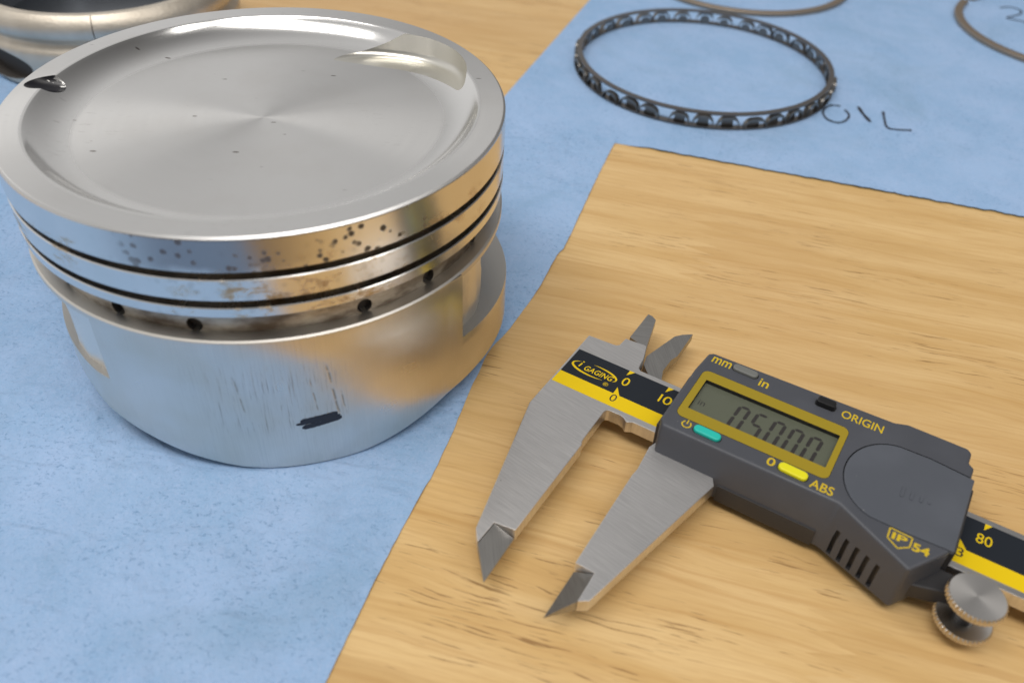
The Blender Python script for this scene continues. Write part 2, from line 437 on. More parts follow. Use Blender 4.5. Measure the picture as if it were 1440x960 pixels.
def make_notch():
    t = NT('inked_notch')
    c = t.coord()
    n = t.noise(t.mapping(c, rot=(0, 0, 0.5), scale=(1, 2.4, 1)), 330, 4, 0.7, 0.5)
    x, y, z = t.sep(c)
    m = t.math('ADD', n, t.ramp(t.math('SUBTRACT', t.math('MULTIPLY', y, -0.8), t.math('MULTIPLY', x, 0.5)), 0.0165, 0.0225, -0.05, 0.34))
    f = t.ramp(m, 0.50, 0.56)
    col = t.mix(f, (0.80, 0.79, 0.77), (0.008, 0.008, 0.012))
    return t.out(col, 0.33, t.math('SUBTRACT', 1.0, f))

MAT = {}
MAT['wood'] = make_wood()
MAT['paper_a'] = make_paper('blue_paper', 0.3, 0.05)
MAT['paper_b'] = make_paper('blue_paper_creased', 0.3, 0.42)
MAT['crown'] = make_crown(); MAT['land'] = make_land(); MAT['skirt'] = make_skirt(); MAT['groove'] = make_groove()
MAT['notch'] = make_notch()
MAT['forged'] = plain('forged_aluminium', (0.82, 0.80, 0.76), 0.40, 1.0, nb=(420, 0.35, 0.0005))
MAT['machined'] = plain('machined_aluminium', (0.70, 0.67, 0.62), 0.44, 1.0, nb=(900, 0.1, 0.0001))
MAT['ledge'] = plain('milled_ledge', (0.46, 0.445, 0.42), 0.42, 1.0, nb=(900, 0.1, 0.0001))
MAT['relief'] = plain('relief_aluminium', (0.72, 0.70, 0.64), 0.30, 1.0, nb=(900, 0.06, 0.0001))
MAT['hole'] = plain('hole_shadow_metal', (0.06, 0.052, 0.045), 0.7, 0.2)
MAT['ink'] = plain('marker_ink', (0.012, 0.012, 0.022), 0.35)
MAT['pen'] = plain('pen_ink', (0.03, 0.035, 0.05), 0.7)
MAT['steel'] = make_brushed('brushed_steel', (0.72, 0.705, 0.695), 0.15)
MAT['steel_dark'] = make_brushed('ground_steel', (0.38, 0.37, 0.355), 0.9, 0.38)
MAT['steel_blade'] = make_brushed('ground_blade_steel', (0.40, 0.39, 0.375), -0.4, 0.36)
MAT['plastic'] = make_plastic('slate_plastic', (0.066, 0.070, 0.083))
MAT['plastic_low'] = make_plastic('charcoal_plastic', (0.032, 0.031, 0.033), 0.48)
MAT['cover'] = make_plastic('cover_plastic', (0.084, 0.092, 0.110), 0.38)
MAT['strip'] = plain('strip_slate', (0.016, 0.020, 0.027), 0.5, spec=0.2)
MAT['strip_y'] = plain('strip_yellow', (0.80, 0.56, 0.006), 0.5, spec=0.2)
MAT['gold'] = plain('bezel_gold', (0.33, 0.24, 0.018), 0.45, spec=0.25)
MAT['print'] = plain('print_gold', (0.62, 0.44, 0.02), 0.5, spec=0.25)
MAT['print_k'] = plain('print_black', (0.02, 0.02, 0.02), 0.5)
MAT['lcd'] = plain('lcd_grey_green', (0.100, 0.110, 0.074), 0.35)
MAT['seg'] = plain('lcd_segment', (0.022, 0.018, 0.016), 0.45)
MAT['well'] = plain('display_well', (0.012, 0.011, 0.010), 0.5)
MAT['teal'] = plain('teal_rubber', (0.015, 0.50, 0.42), 0.40)
MAT['yellow'] = plain('yellow_rubber', (0.78, 0.72, 0.01), 0.42)
MAT['grey'] = plain('grey_rubber', (0.16, 0.165, 0.155), 0.45)
MAT['black'] = plain('black_rubber', (0.008, 0.008, 0.009), 0.30)
MAT['gap'] = plain('gap_black', (0.006, 0.006, 0.007), 0.6)
t = NT('turned_steel'); MAT['wheel'] = t.out((0.80, 0.775, 0.745), 0.33, 1.0, aniso=0.75, tangent=radial(t))
MAT['wheel_side'] = plain('knurled_steel', (0.62, 0.58, 0.52), 0.28, 1.0)
MAT['ring'] = plain('ring_steel', (0.20, 0.185, 0.175), 0.42, 0.9, nb=(700, 0.2, 0.0002))
MAT['ring_tan'] = plain('ring_iron', (0.34, 0.27, 0.205), 0.45, 0.8, nb=(500, 0.15, 0.0002))
MAT['expander'] = plain('expander_steel', (0.20, 0.19, 0.175), 0.34, 0.9)
t = NT('rod_steel'); _c = t.coord(); _n = t.noise(_c, 900, 3)
MAT['rod'] = t.out(t.mix(t.ramp(t.noise(_c, 60, 4), 0.3, 0.7), (0.60, 0.54, 0.455), (0.74, 0.675, 0.58)), 0.52, 1.0, t.bump(_n, 0.35, 0.0003))
MAT['bore'] = plain('bore_steel', (0.38, 0.40, 0.43), 0.30, 1.0, nb=(300, 0.1, 0.0002))
t = NT('display_glass')
_g = t.n('ShaderNodeBsdfGlossy'); _g.inputs['Roughness'].default_value = 0.06
_tr = t.n('ShaderNodeBsdfTransparent'); _lw = t.n('ShaderNodeLayerWeight'); _pw = t.math('ADD', t.math('MULTIPLY', t.math('POWER', _lw.outputs['Facing'], 5.0), 0.9), 0.02)
_mx = t.n('ShaderNodeMixShader'); t.t.links.new(_pw, _mx.inputs[0]); t.t.links.new(_tr.outputs[0], _mx.inputs[1]); t.t.links.new(_g.outputs[0], _mx.inputs[2])
t.t.links.new(_mx.outputs[0], t.t.nodes['Material Output'].inputs['Surface']); MAT['glass'] = t.m

# ------------------------------------------------------------------ the table and the paper towels
ZT = -1.5
tb = prism('table_top', [(-700, -500), (900, -500), (900, 900), (-700, 900)], -32, 0.0, MAT['wood'], None, bevel=1.5)
tag(tb, 'pale brown finger jointed wooden table top', None, kind='structure')

def crease(x, y, a, b, w, h):
    a = Vector(a[:2]); b = Vector(b[:2]); d = b - a; L = d.length; d /= L
    q = Vector((x, y)) - a; t = q.dot(d)
    if t < -w * 2 or t > L + w * 2: return 0.0
    s = q.x * d.y - q.y * d.x + 1.2 * noise.noise(Vector((t * .15, 3.1, 0)))
    f = min(1, max(0, (t + w) / (2 * w))) * min(1, max(0, (L + w - t) / (2 * w)))
    return h * f * (math.exp(-(s / w) ** 2) - 0.7 * math.exp(-((s - 1.6 * w) / w) ** 2))

def sheet(name, c00, du, dv, nu, nv, edge, lift, seed, z0, mat, flat=None, creases=(), amp=0.5):
    """paper sheet: corner c00, du and dv whole side vectors; edge(p,s,t) moves border points; lift(s,t) raises edges"""
    V = []; F = []
    th = 0.12
    for j in range(nv + 1):
        for i in range(nu + 1):
            s, tt = i / nu, j / nv
            x = c00[0] + du[0] * s + dv[0] * tt; y = c00[1] + du[1] * s + dv[1] * tt
            x, y = edge(x, y, s, tt)
            q = Vector((x * 0.02 + seed, y * 0.02, seed))
            z = amp * (0.55 * noise.noise(q) + 0.35 * noise.noise(q * 2.7) + 0.22 * noise.noise(q * 6.1) + 0.14 * (1 - abs(noise.noise(q * 4.3)) * 3))
            for cr in creases: z += crease(x, y, *cr)
            z = max(z, -0.25)
            if flat: z *= flat(x, y)
            V.append((x, y, z0 + z + lift(s, tt, x, y)))
    m = nu + 1
    for j in range(nv):
        for i in range(nu):
            F.append((j * m + i, j * m + i + 1, (j + 1) * m + i + 1, (j + 1) * m + i))
    n0 = len(V)
    border = [i for i in range(m)] + [j * m + nu for j in range(1, nv + 1)] + [nv * m + i for i in range(nu - 1, -1, -1)] + [j * m for j in range(nv - 1, 0, -1)]
    for b in border: V.append((V[b][0], V[b][1], V[b][2] - th))
    k = len(border)
    for i in range(k):
        F.append((border[i], border[(i + 1) % k], n0 + (i + 1) % k, n0 + i))
    return obj(name, V, F, mat, None, 50, off=(0, 0, ZO))

# left sheet, under the piston: its right edge follows the photographed edge
edge_px = [(880, 178), (865, 200), (840, 248), (796, 342), (784, 357), (763, 396), (738, 432), (713, 465), (696, 482), (685, 496), (673, 523), (663, 542), (638, 603), (609, 664), (593, 692), (540, 790), (457, 960), (380, 1110), (330, 1220)]
edge_w = [PX(x, y, -1.1) for x, y in edge_px]
edge_w += [edge_w[-1] + Vector((-20, -62, 0)), edge_w[-1] + Vector((-45, -135, 0))]
edge_s = smooth_path([(q.x, q.y) for q in edge_w], 10)
eL = [0.0]
for a, b in zip(edge_s, edge_s[1:]): eL.append(eL[-1] + (b - a).length)
def edge_at(tt):
    d = tt * eL[-1]
    for i in range(len(eL) - 1):
        if eL[i + 1] >= d:
            f = (d - eL[i]) / max(1e-9, eL[i + 1] - eL[i]); return edge_s[i].lerp(edge_s[i + 1], f)
    return edge_s[-1]
LW = 330.0
def edgeB(x, y, s, tt):
    e = edge_at(tt)
    e = e + Vector((0.22 * noise.noise(Vector((tt * 300, 0, 5))), 0))
    top = edge_s[0]; bot = edge_s[-1]
    # s runs from the right edge (0) to the far left (1)
    s2 = s ** 1.35
    return e.x - LW * s2 * 0.966, e.y + LW * s2 * 0.26
def liftB(s, tt, x, y):
    d = s ** 1.35 * LW
    return -0.12 * math.exp(-d / 5.0) + 0.38 * math.exp(-d / 3.0) * max(0.0, 0.15 + 0.9 * noise.noise(Vector((tt * 9, 1.7, 0))))
PC = Vector((-57.43, 176.24)); PR = 53.41
def flatB(x, y):
    d = (Vector((x, y)) - PC).length
    return min(1.0, max(0.12, (d - 46) / 22)) * min(1.0, max(0.15, 1 - (y - 225) / 45))
cB = [(PX(375, 850, -1), PX(470, 700, -1), 2.2, 0.5), (PX(300, 900, -1), PX(330, 760, -1), 4.5, 0.5), (PX(60, 640, -1), PX(190, 700, -1), 5, 0.55), (PX(20, 800, -1), PX(120, 690, -1), 4, 0.5), (PX(120, 920, -1), PX(250, 800, -1), 6, 0.4)]
pb = sheet('paper_towel', (0, 0), (1, 0), (0, 1), 190, 190, edgeB, liftB, 1.3, -1.2, MAT['paper_b'], flatB, cB, 0.85)
tag(pb, 'creased blue paper towel lying under the piston', 'paper towel')

# upper sheet with the rings on it
av = Vector((0.319, 0.948)); bv = Vector((0.965, -0.263))
cA = Vector((-13.7, 289.0))
q1 = PX(865, 200, -1.0); q2 = PX(1440, 305, -1.0)
bv = (Vector((q2.x, q2.y)) - Vector((q1.x, q1.y))).normalized()
l1 = PX(830, 0, -1.0); l2 = PX(715, 130, -1.0)
av = (Vector((l1.x, l1.y)) - Vector((l2.x, l2.y))).normalized()
# corner where the two edges meet
M2 = Matrix(((av.x, -bv.x), (av.y, -bv.y))); rhs = Vector((q1.x - l2.x, q1.y - l2.y)); sol = M2.inverted() @ rhs
cA = Vector((l2.x, l2.y)) + av * sol.x
def edgeA(x, y, s, tt):
    if tt < 1e-6:
        j = 0.55 * noise.noise(Vector((s * 120, 2, 0))) + 0.8 * max(0, noise.noise(Vector((s * 60, 7, 0))) - .1) + 0.35 * noise.noise(Vector((s * 330, 4, 0)))
        return x + av.x * j, y + av.y * j
    return x, y
def liftA(s, tt, x, y):
    d = tt * 330
    return -0.62 * math.exp(-d / 10) * min(1.0, max(0.0, (0.15 - s) / 0.03)) if s < 0.15 else 0.14 * math.exp(-d / 4) * max(0, 0.1 + 1.5 * noise.noise(Vector((s * 30, 5, 0))))
pa = sheet('paper_towel', cA, bv * 420, av * 330, 420, 150, edgeA, liftA, 6.1, -0.78, MAT['paper_a'], None, (), 0.18)
tag(pa, 'blue paper towel with handwriting and piston rings lying on it', 'paper towel')

# sheet under the part at the upper left
k1 = PX(308, 0, -1.0); k2 = PX(285, 18, -1.0); ck = Vector((k2.x, k2.y)) - av * 85
pcx = sheet('paper_towel', ck, -Vector((av.y, -av.x)) * 150, av * 300, 60, 100, lambda x, y, s, t: (x, y), lambda s, t, x, y: 0.0, 11.0, -0.72, MAT['paper_a'], None, (), 0.2)
tag(pcx, 'blue paper towel under the tan metal engine part behind the piston', 'paper towel')

# handwriting on the upper sheet
ZW = -0.45
V = []; F = []
def ink(px, w, k=6):
    P = smooth_path([tuple(PX(x, y, ZW)[:2]) for x, y in px], k)
    n = len(P); stroke_faces([(q.x, q.y) for q in P], [w * (0.75 + 0.35 * noise.noise(Vector((i * .4, w, n)))) for i in range(n)], ZW, V, F)
ink([(1182, 149), (1168, 148), (1158, 155), (1160, 164), (1169, 170), (1181, 172), (1191, 168), (1194, 161), (1188, 154)], 1.0)
ink([(1207, 150), (1214, 160), (1224, 171)], 1.5)
ink([(1242, 157), (1244, 168), (1248, 179), (1262, 182), (1282, 183)], 1.15)
pw = obj('pen_writing', V, F, MAT['pen'], pa, 60, off=(0, 0, ZO))
V = []; F = []
ink([(1406, 11), (1420, 10), (1434, 14), (1436, 19), (1428, 22), (1416, 25), (1428, 28), (1446, 32)], 1.1)
pw2 = obj('pen_writing', V, F, MAT['pen'], pa, 60, off=(0, 0, ZO))

# ------------------------------------------------------------------ the piston
ZP = -1.1
pis = empty('piston', W((PC.x, PC.y, ZP)), 0.0, 'large machined aluminium piston with dished crown and black marker dash on skirt', 'piston')
R = PR
def zz(z): return z - ZP
# crown: dish, rim and top land
prof = [(0.0001, 54.7), (20, 54.7), (36, 54.7), (38.5, 54.71)]
for i in range(1, 19):                      # concave fillet from the floor up to the rim
    a = i / 18
    prof.append((38.5 + 8.7 * a, 54.71 + 4.25 * (a ** 2.5)))
prof += [(47.35, 59.1), (47.6, 59.18), (47.9, 59.2), (R - 0.62, 59.2), (R - 0.5, 59.17), (R - 0.08, 58.8), (R, 58.6), (R, 51.8), (R - .15, 51.65), (46, 51.65), (0.0001, 51.65)]
crown = lathe('crown', [(r, zz(z)) for r, z in prof], MAT['crown'], pis, 360, closed=False, ang=20)
crown.data.materials.append(MAT['land'])
for f in crown.data.polygons:
    if abs(f.normal.z) < 0.5 and f.center.z < zz(58.7) * S and Vector(f.center[:2]).length > 0.05: f.material_index = 1
bpy.context.view_layer.update()
# valve relief: tilted flat cutter sunk into the back right of the rim
def cyl_cutter(name, r, h, fillet, mat, M):
    pr = [(0.0001, 0), (r - fillet, 0)]
    for i in range(1, 9):
        a = math.radians(90 * i / 8); pr.append((r - fillet + fillet * math.sin(a), fillet - fillet * math.cos(a)))
    pr += [(r, h), (0.0001, h)]
    o = lathe(name, pr, mat, None, 160, closed=False, ang=40)
    o.matrix_world = M
    return o
tl = math.radians(9.0); az = math.radians(78)
ax = Vector((math.cos(az), math.sin(az), 0))                   # the floor falls towards the rim
up = (Vector((0, 0, 1)) * math.cos(tl) + ax * math.sin(tl)).normalized()
pt = Vector((22.8, 18.4, 0)); ch = Vector((25.0, 28.0, 0))
zc = 54.75 + math.tan(tl) * (ch - pt).dot(ax)
rot = Vector((0, 0, 1)).rotation_difference(up).to_matrix().to_4x4()
Mw = Matrix.Translation(W((PC.x, PC.y, 0)) + Vector((pt.x * S, pt.y * S, zc * S))) @ rot
ct = cyl_cutter('cutter', 20.6, 30, 2.0, MAT['relief'], Mw)
boolean(crown, ct, 20)
# small inked notch at the left of the rim
bm = bmesh.new(); bmesh.ops.create_uvsphere(bm, u_segments=64, v_segments=40, radius=1.0)
na = math.radians(177); nc = Vector((math.cos(na), math.sin(na), 0)) * 47.2
Mn = Matrix.Translation((nc.x, nc.y, zz(59.9))) @ Matrix.Rotation(math.radians(28), 4, 'Z') @ Matrix.Rotation(math.radians(14), 4, 'Y') @ Matrix.Diagonal((6.2, 3.2, 2.9, 1))
bmesh.ops.transform(bm, matrix=Mn, verts=bm.verts)
nt = bobj('cutter', bm, MAT['notch']); nt.location = pis.location
boolean(crown, nt, 20)
for f in crown.data.polygons: pass

lathe('ring_land', [(48.6, zz(50.05)), (R - .25, zz(50.05)), (R - .05, zz(49.85)), (R - .05, zz(45.4)), (R - .25, zz(45.2)), (48.6, zz(45.2))], MAT['land'], pis, 256, True, 28)
lathe('ring_land', [(48.6, zz(43.6)), (R - .25, zz(43.6)), (R - .08, zz(43.4)), (R - .08, zz(41.5)), (R - .5, zz(41.0)), (48.0, zz(41.0))], MAT['land'], pis, 256, True, 28)
core = lathe('groove_wall', [(0.0001, zz(52.0)), (49.0, zz(52.0)), (49.0, zz(42.0)), (50.3, zz(41.9)), (50.3, zz(34.6)), (0.0001, zz(34.6))], MAT['groove'], pis, 256, False, 28)
bm = bmesh.new()
for a in (-150, -131, -112.5, -93.7, -56.3, -38.4, -19, 0):
    A = math.radians(a)
    Mh = Matrix.Translation((math.cos(A) * 53.9, math.sin(A) * 53.9, zz(36.9))) @ Matrix.Rotation(A, 4, 'Z') @ Matrix.Rotation(math.pi / 2, 4, 'Y')
    bmesh.ops.create_cone(bm, cap_ends=True, segments=28, radius1=1.6, radius2=1.6, depth=10, matrix=Mh)
hc = bobj('cutter', bm, MAT['hole']); hc.location = pis.location
boolean(core, hc, 30)
lathe('oil_ring_lip', [(46.5, zz(35.4)), (R - .5, zz(35.4)), (R - .12, zz(35.05)), (R - .08, zz(34.9)), (R - .08, zz(33.9)), (46.5, zz(33.9))], MAT['machined'], pis, 256, True, 20)

# skirt: tall front and back, cut down to a ledge at both pin ends
TA = math.radians(-74.8)
def dang(a): return (a - TA + math.pi) % (2 * math.pi) - math.pi
def sk_bottom(a):
    sd = math.degrees(dang(a)); d = abs(sd)
    if d > 90: d = 180 - d
    pts = [(0, -1.1), (10, -1.1), (15, -0.85), (20, -0.2), (26, 0.8), (37, 2.8), (50, 4.6), (60, 5.2), (70, 5.4), (90, 5.4)]
    if -90 < sd < 0: pts = [(0, -1.1), (9, -1.1), (14, -0.7), (20, 0.3), (27, 1.6), (36, 3.6), (49, 6.2), (58, 8.3), (66, 9.4), (75, 9.6), (85, 8.0), (90, 5.4)]
    for (x0, y0), (x1, y1) in zip(pts, pts[1:]):
        if d <= x1:
            f = (d - x0) / (x1 - x0); return y0 + (y1 - y0) * f
    return 5.4
HW = math.radians(44.0)
angs = [2 * math.pi * i / 360 for i in range(360)]
for base in (TA, TA + math.pi):
    for s in (-1, 1):
        for e in (-0.0006, 0.0006): angs.append((base + s * (HW + e)) % (2 * math.pi))
angs = sorted(angs)
V = []; F = []
RS = R - 0.02; RI = 46.6; NZ = 5
for a in angs:
    d = abs(dang(a)); d = min(d, math.pi - d)
    zt = 35.0 if d < HW else 17.5
    zb = sk_bottom(a); c, s = math.cos(a), math.sin(a)
    aa = (math.degrees(a) + 180) % 360 - 180
    RS = R - 0.02 + (1.9 * max(0.0, 1 - ((aa + 9) / 27) ** 2) ** 1.3 if abs(aa + 9) < 27 else 0.0)
    al = (math.degrees(a) % 360) - 195.0                # the pin ends are turned slightly smaller on the far left
    if abs(al) < 42: RS -= 2.2 * (1 - (al / 42) ** 2) ** 1.2
    loop = [(RI, zb + .3), (RS - .8, zb), (RS - .15, zb + .35)]
    for k in range(NZ + 1): loop.append((RS, zb + .9 + (zt - .25 - zb - .9) * k / NZ))
    loop += [(RS - .09, zt), (RI, zt)]
    for r, z in loop: V.append((r * c, r * s, zz(z)))
m = len(loop); n = len(angs)
for i in range(n):
    j = (i + 1) % n
    for k in range(m):
        F.append((i * m + k, j * m + k, j * m + (k + 1) % m, i * m + (k + 1) % m))
skirt = obj('skirt', V, F, MAT['skirt'], pis, 32)
skirt.data.materials.append(MAT['ledge'])
for f in skirt.data.polygons:
    if f.normal.z > 0.7 or Vector(f.center[:2]).length < 0.0505: f.material_index = 1
# forged inner wall seen in the cut-outs
V, F = [], []
NA, NZ2 = 720, 14
def r_in(a):
    d = abs(dang(a)); d = math.degrees(min(d, math.pi - d)) - 44.0
    if d < 0: return 52.6
    for d0, r0, d1, r1 in ((0, 52.9, 3.2, 51.7), (3.2, 51.7, 9, 51.9), (9, 51.9, 15, 51.3), (15, 51.3, 25, 46.5), (25, 46.5, 99, 45.5)):
        if d <= d1: f = (d - d0) / (d1 - d0); return r0 + (r1 - r0) * (f * f * (3 - 2 * f) if d1 > 4 else f)
    return 45.5
for i in range(NA):
    a = 2 * math.pi * i / NA
    dq = abs(dang(a)); dq = math.degrees(min(dq, math.pi - dq)) - 44.0
    for k in range(NZ2 + 1):
        z = 6 + 28 * k / NZ2
        am = 1.0 if dq > 4 else 0.0
        r = r_in(a + am * 0.03 * noise.noise(Vector((0.3, 0.1, z * .16)))) + am * 0.22 * noise.noise(Vector((math.cos(a) * 14, math.sin(a) * 14, z * .25)))
        V.append((r * math.cos(a), r * math.sin(a), zz(z)))
m = NZ2 + 1
for i in range(NA):
    for k in range(NZ2): F.append((i * m + k, ((i + 1) % NA) * m + k, ((i + 1) % NA) * m + k + 1, i * m + k + 1))
obj('inner_wall', V, F, MAT['forged'], pis, 14)
# marker dash: overlapping pen strokes on the skirt
V = []; F = []
def mark(a0, a1, z0, z1, w, seed):
    b = len(V); n = 26
    for i in range(n + 1):
        t_ = i / n; a = math.radians(a0 + (a1 - a0) * t_); z = z0 + (z1 - z0) * t_ + 0.10 * noise.noise(Vector((t_ * 6, seed, 0)))
        taper = min(1, 0.45 + 6 * t_, 0.55 + 5 * (1 - t_)); ww = w * taper * (1 + 0.18 * noise.noise(Vector((t_ * 18, seed, 3))))
        for s in (-1, 1): V.append(((R + .03 + seed * .003) * math.cos(a), (R + .03 + seed * .003) * math.sin(a), zz(z + s * ww / 2)))
    for i in range(n): F.append((b + 2 * i, b + 2 * i + 1, b + 2 * i + 3, b + 2 * i + 2))
mark(-74.4, -66.0, 12.7, 13.3, 1.2, 1)
mark(-75.4, -65.5, 11.95, 12.6, 0.8, 2)
mark(-74.2, -65.2, 10.8, 11.9, 1.25, 3)
mark(-68.5, -65.7, 12.9, 12.4, 0.8, 4)
obj('marker_dash', V, F, MAT['ink'], pis, 60)

# ------------------------------------------------------------------ the digital caliper
cal = empty('digital_caliper', W((CX, CY, ZT)), CPH, 'digital caliper with yellow striped scale and 0.5000 display lying on bare wood', 'caliper')
def cz(z): return z - ZT
ZB = 6.5; BT = 3.2
def P2(px, z=ZB): return [UV(x, y, z) for x, y in px]
VB = 7.95
top_l = P2([(828.4, 471.3), (862, 483.8), (866.5, 485.2), (871.4, 484.8), (880, 475.8), (887.8, 478.6), (906.2, 484.8), (909.7, 487.2), (905, 505), (900.6, 512.6), (898.6, 517.5)])
low = P2([(880.4, 593), (877.5, 587.5), (872, 583.4), (857, 577), (852.5, 576.6), (849, 579), (820.5, 617), (818.5, 620.5), (818, 625), (725, 745), (695, 734), (671.5, 762), (669, 742), (745, 565)])
low = [(a, b) for a, b in low]
body = top_l + [(2.1, VB), (165, VB), (165, -VB), (8.0, -VB - .35)] + low
prism('beam', body, cz(ZB - BT), cz(ZB), MAT['steel'], cal, bevel=0.14, seg=2)
# sharp ground tip of the fixed jaw
def ground(name, pts3, zlow, mat, tip=None):
    """pts3: (px, py, z) corners of a ground facet; sides drop to zlow"""
    pts3 = list(pts3)
    a, b, c = [Vector((*UV(*q), q[2])) for q in pts3[:3]]           # keep the ground facet flat
    nr = (b - a).cross(c - a)
    for i in range(3, len(pts3)) if abs(nr.z) > 1.0 and tip is None else ():
        x, y, z = pts3[i]
        for _ in range(6):
            u, v = UV(x, y, z); z = a.z - (nr.x * (u - a.x) + nr.y * (v - a.y)) / nr.z
        pts3[i] = (x, y, z)
    top = [(*UV(x, y, z), cz(z)) for x, y, z in pts3]
    n = len(top); V = top + [(a, b, cz(zlow)) for a, b, c in top]
    F = [tuple(range(n)), tuple(range(2 * n - 1, n - 1, -1))] + [(i, (i + 1) % n, n + (i + 1) % n, n + i) for i in range(n)]
    return obj(name, V, F, mat, cal, 20)
ground('jaw_tip', [(695.5, 735.5, 6.25), (722.5, 757, 3.9), (680, 818, 3.6), (671.8, 764, 6.1)], ZB - BT + .05, MAT['steel_dark'])
# inside jaw blade of the fixed jaw
ground('inside_jaw_blade', [(886, 474, 5.5), (890, 469, 5.5), (911.6, 441.9, 5.5), (917, 444.2, 5.5), (922.3, 449.7, 5.5), (909, 488.5, 5.5), (903, 486, 5.5)], ZB - BT + .1, MAT['steel_blade'], 'level')
# sliding jaw
mj = P2([(913, 628), (896, 659.5), (889, 667), (809, 790.5), (836, 805), (812, 845), (829, 844.5), (1004, 683), (1000, 650), (940, 610)])
prism('sliding_jaw', mj, cz(ZB - BT), cz(ZB), MAT['steel'], cal, bevel=0.14)
ground('jaw_tip', [(807, 803.5, 4.0), (835.3, 807, 6.2), (812.5, 845, 6.1), (764.5, 867.5, 3.9)], ZB - BT + .05, MAT['steel_dark'])
ib = [(905, 512, 4.0), (909.7, 500.5, 4.0), (948.7, 473.1, 4.0), (960, 470.5, 4.0), (974.2, 470, 4.0), (952.7, 500.5, 4.0), (944, 506, 4.0), (932.3, 521, 4.0), (930, 536, 4.0), (915, 534, 4.0)]
ground('inside_jaw_blade', ib, 1.9, MAT['steel_dark'], 'level')
# printed scale strip on the beam
zs = cz(ZB) + 0.035
st = prism('scale_strip', [(-13.6, 6.5), (165, 6.5), (165, -2.55), (-13.75, -2.55)], cz(ZB) - .05, zs, MAT['strip'], cal)
prism('yellow_band', [(-13.75, -2.55), (165, -2.55), (165, -6.6), (-13.85, -6.6)], cz(ZB) - .05, zs + .002, MAT['strip_y'], cal)
for k in (0, 1, 8, 9):
    u = 10.0 * k
    obj('metric_mark', [(u, 6.5, zs + .006), (u + 1.35, 6.5, zs + .006), (u, 4.6, zs + .006)], [(0, 1, 2)], MAT['strip_y'], st, 60, recalc=False)
for k in (0, 3):
    u = 25.4 * k
    obj('inch_mark', [(u + .1, -0.2, zs + .006), (u + .15, -2.6, zs + .006), (u + 1.75, -2.6, zs + .006)], [(0, 1, 2)], MAT['strip_y'], st, 60, recalc=False)
zt_ = zs + .008
text('numeral', '0', 0.05, 1.75, 1.1, 3.9, zt_, MAT['strip_y'], st)
text('numeral', '10', 9.6, 12.6, 0.9, 3.6, zt_, MAT['strip_y'], st, 0, 0, 0.8)
text('numeral', '80', 79.0, 82.0, 0.7, 3.4, zt_, MAT['strip_y'], st)
text('numeral', '0', 0.1, 1.6, -5.1, -2.7, zt_, MAT['print_k'], st)
text('numeral', '3', 76.2, 77.6, -4.9, -2.5, zt_, MAT['print_k'], st)
# brand lettering with its oval swoosh
V = []; F = []
stroke_faces([(-10.85, 1.0), (-10.6, 2.45)], .34, zt_, V, F); stroke_faces([(-10.52, 2.8), (-10.44, 3.2)], .36, zt_, V, F)
obj('brand_lettering', V, F, MAT['strip_y'], st, 60, recalc=False)
text('brand_lettering', 'GAGING', -9.5, -2.2, 0.55, 2.3, zt_, MAT['strip_y'], st, 0.012, 0.15, 1.05)
text('brand_lettering', '\u00ae', -3.3, -2.1, -1.5, -0.3, zt_, MAT['strip_y'], st)
V = []; F = []
def arc_ink(cx, cy, a, b, t0, t1, wmax):
    n = 40; P = []; Wd = []
    for i in range(n + 1):
        t_ = math.radians(t0 + (t1 - t0) * i / n); P.append((cx + a * math.cos(t_), cy + b * math.sin(t_))); Wd.append(max(.06, wmax * math.sin(math.pi * i / n) ** .8))
    stroke_faces(P, Wd, zt_, V, F)
arc_ink(-6.9, 1.5, 5.7, 1.95, 135, 300, 0.55)
arc_ink(-6.9, 1.5, 5.7, 1.95, -28, 100, 0.50)
obj('brand_swoosh', V, F, MAT['strip_y'], st, 60, recalc=False)

# slider housing
ZH = 13.0
hp = P2([(1001, 495.5)], ZH) + [(57.0, 17.6), (59.8, 18.7), (72.2, 18.7), (73.1, 17.6), (73.1, 14.5), (74.3, 13.6), (74.3, -10.8), (68.6, -19.5), (53.3, -11.1), (15.4, -11.35), (14.3, -9.5), (14.4, 9.0), (15.0, 15.6)]
hp[0] = (16.0, 16.4)
hbm = bmesh.new()
n = len(hp)
cen = Vector((45, 0))
def draft(p, k):
    q = Vector(p); return q
lv = []
for z, grow in ((1.2, 1.0), (6.4, 1.0), (ZH, 0.0)):
    ring = []
    for p in hp:
        u, v = p
        if grow and p == (53.3, -11.1): u, v = 52.7, -13.45
        elif grow and p == (15.4, -11.35): u, v = 15.6, -13.4
        elif grow and v > 14: v += 0.3
        ring.append(hbm.verts.new((u, v, cz(z))))
    lv.append(ring)
for a, b in zip(lv, lv[1:]):
    for i in range(n): hbm.faces.new((a[i], a[(i + 1) % n], b[(i + 1) % n], b[i]))
ft = hbm.faces.new(lv[-1]); hbm.faces.new(lv[0][::-1])
bmesh.ops.recalc_face_normals(hbm, faces=hbm.faces)
es = list(ft.edges)
for e in hbm.edges:
    if abs(e.verts[0].co.z - e.verts[1].co.z) > 1 and e.calc_face_angle(0) > math.radians(20): es.append(e)
bmesh.ops.bevel(hbm, geom=list(dict.fromkeys(es)), offset=0.75, segments=4, profile=0.55, affect='EDGES', clamp_overlap=True)
house = bobj('housing', hbm, MAT['plastic'], cal, 30)
bpy.context.view_layer.update()
def cut(pts, z0, z1, mat, tgt=house):
    c = prism('cutter', pts, cz(z0), cz(z1), mat); c.matrix_world = Matrix.Translation(cal.location) @ Matrix.Rotation(CPH, 4, 'Z')
    boolean(tgt, c, 30)
# display well
DF = (16.3, 49.7, -6.95, 9.95); DW = (18.0, 48.3, -3.7, 6.85)
cut(rrect(DF[0], DF[1], DF[2], DF[3], 1.7), ZH - 1.9, ZH + 3, MAT['well'])
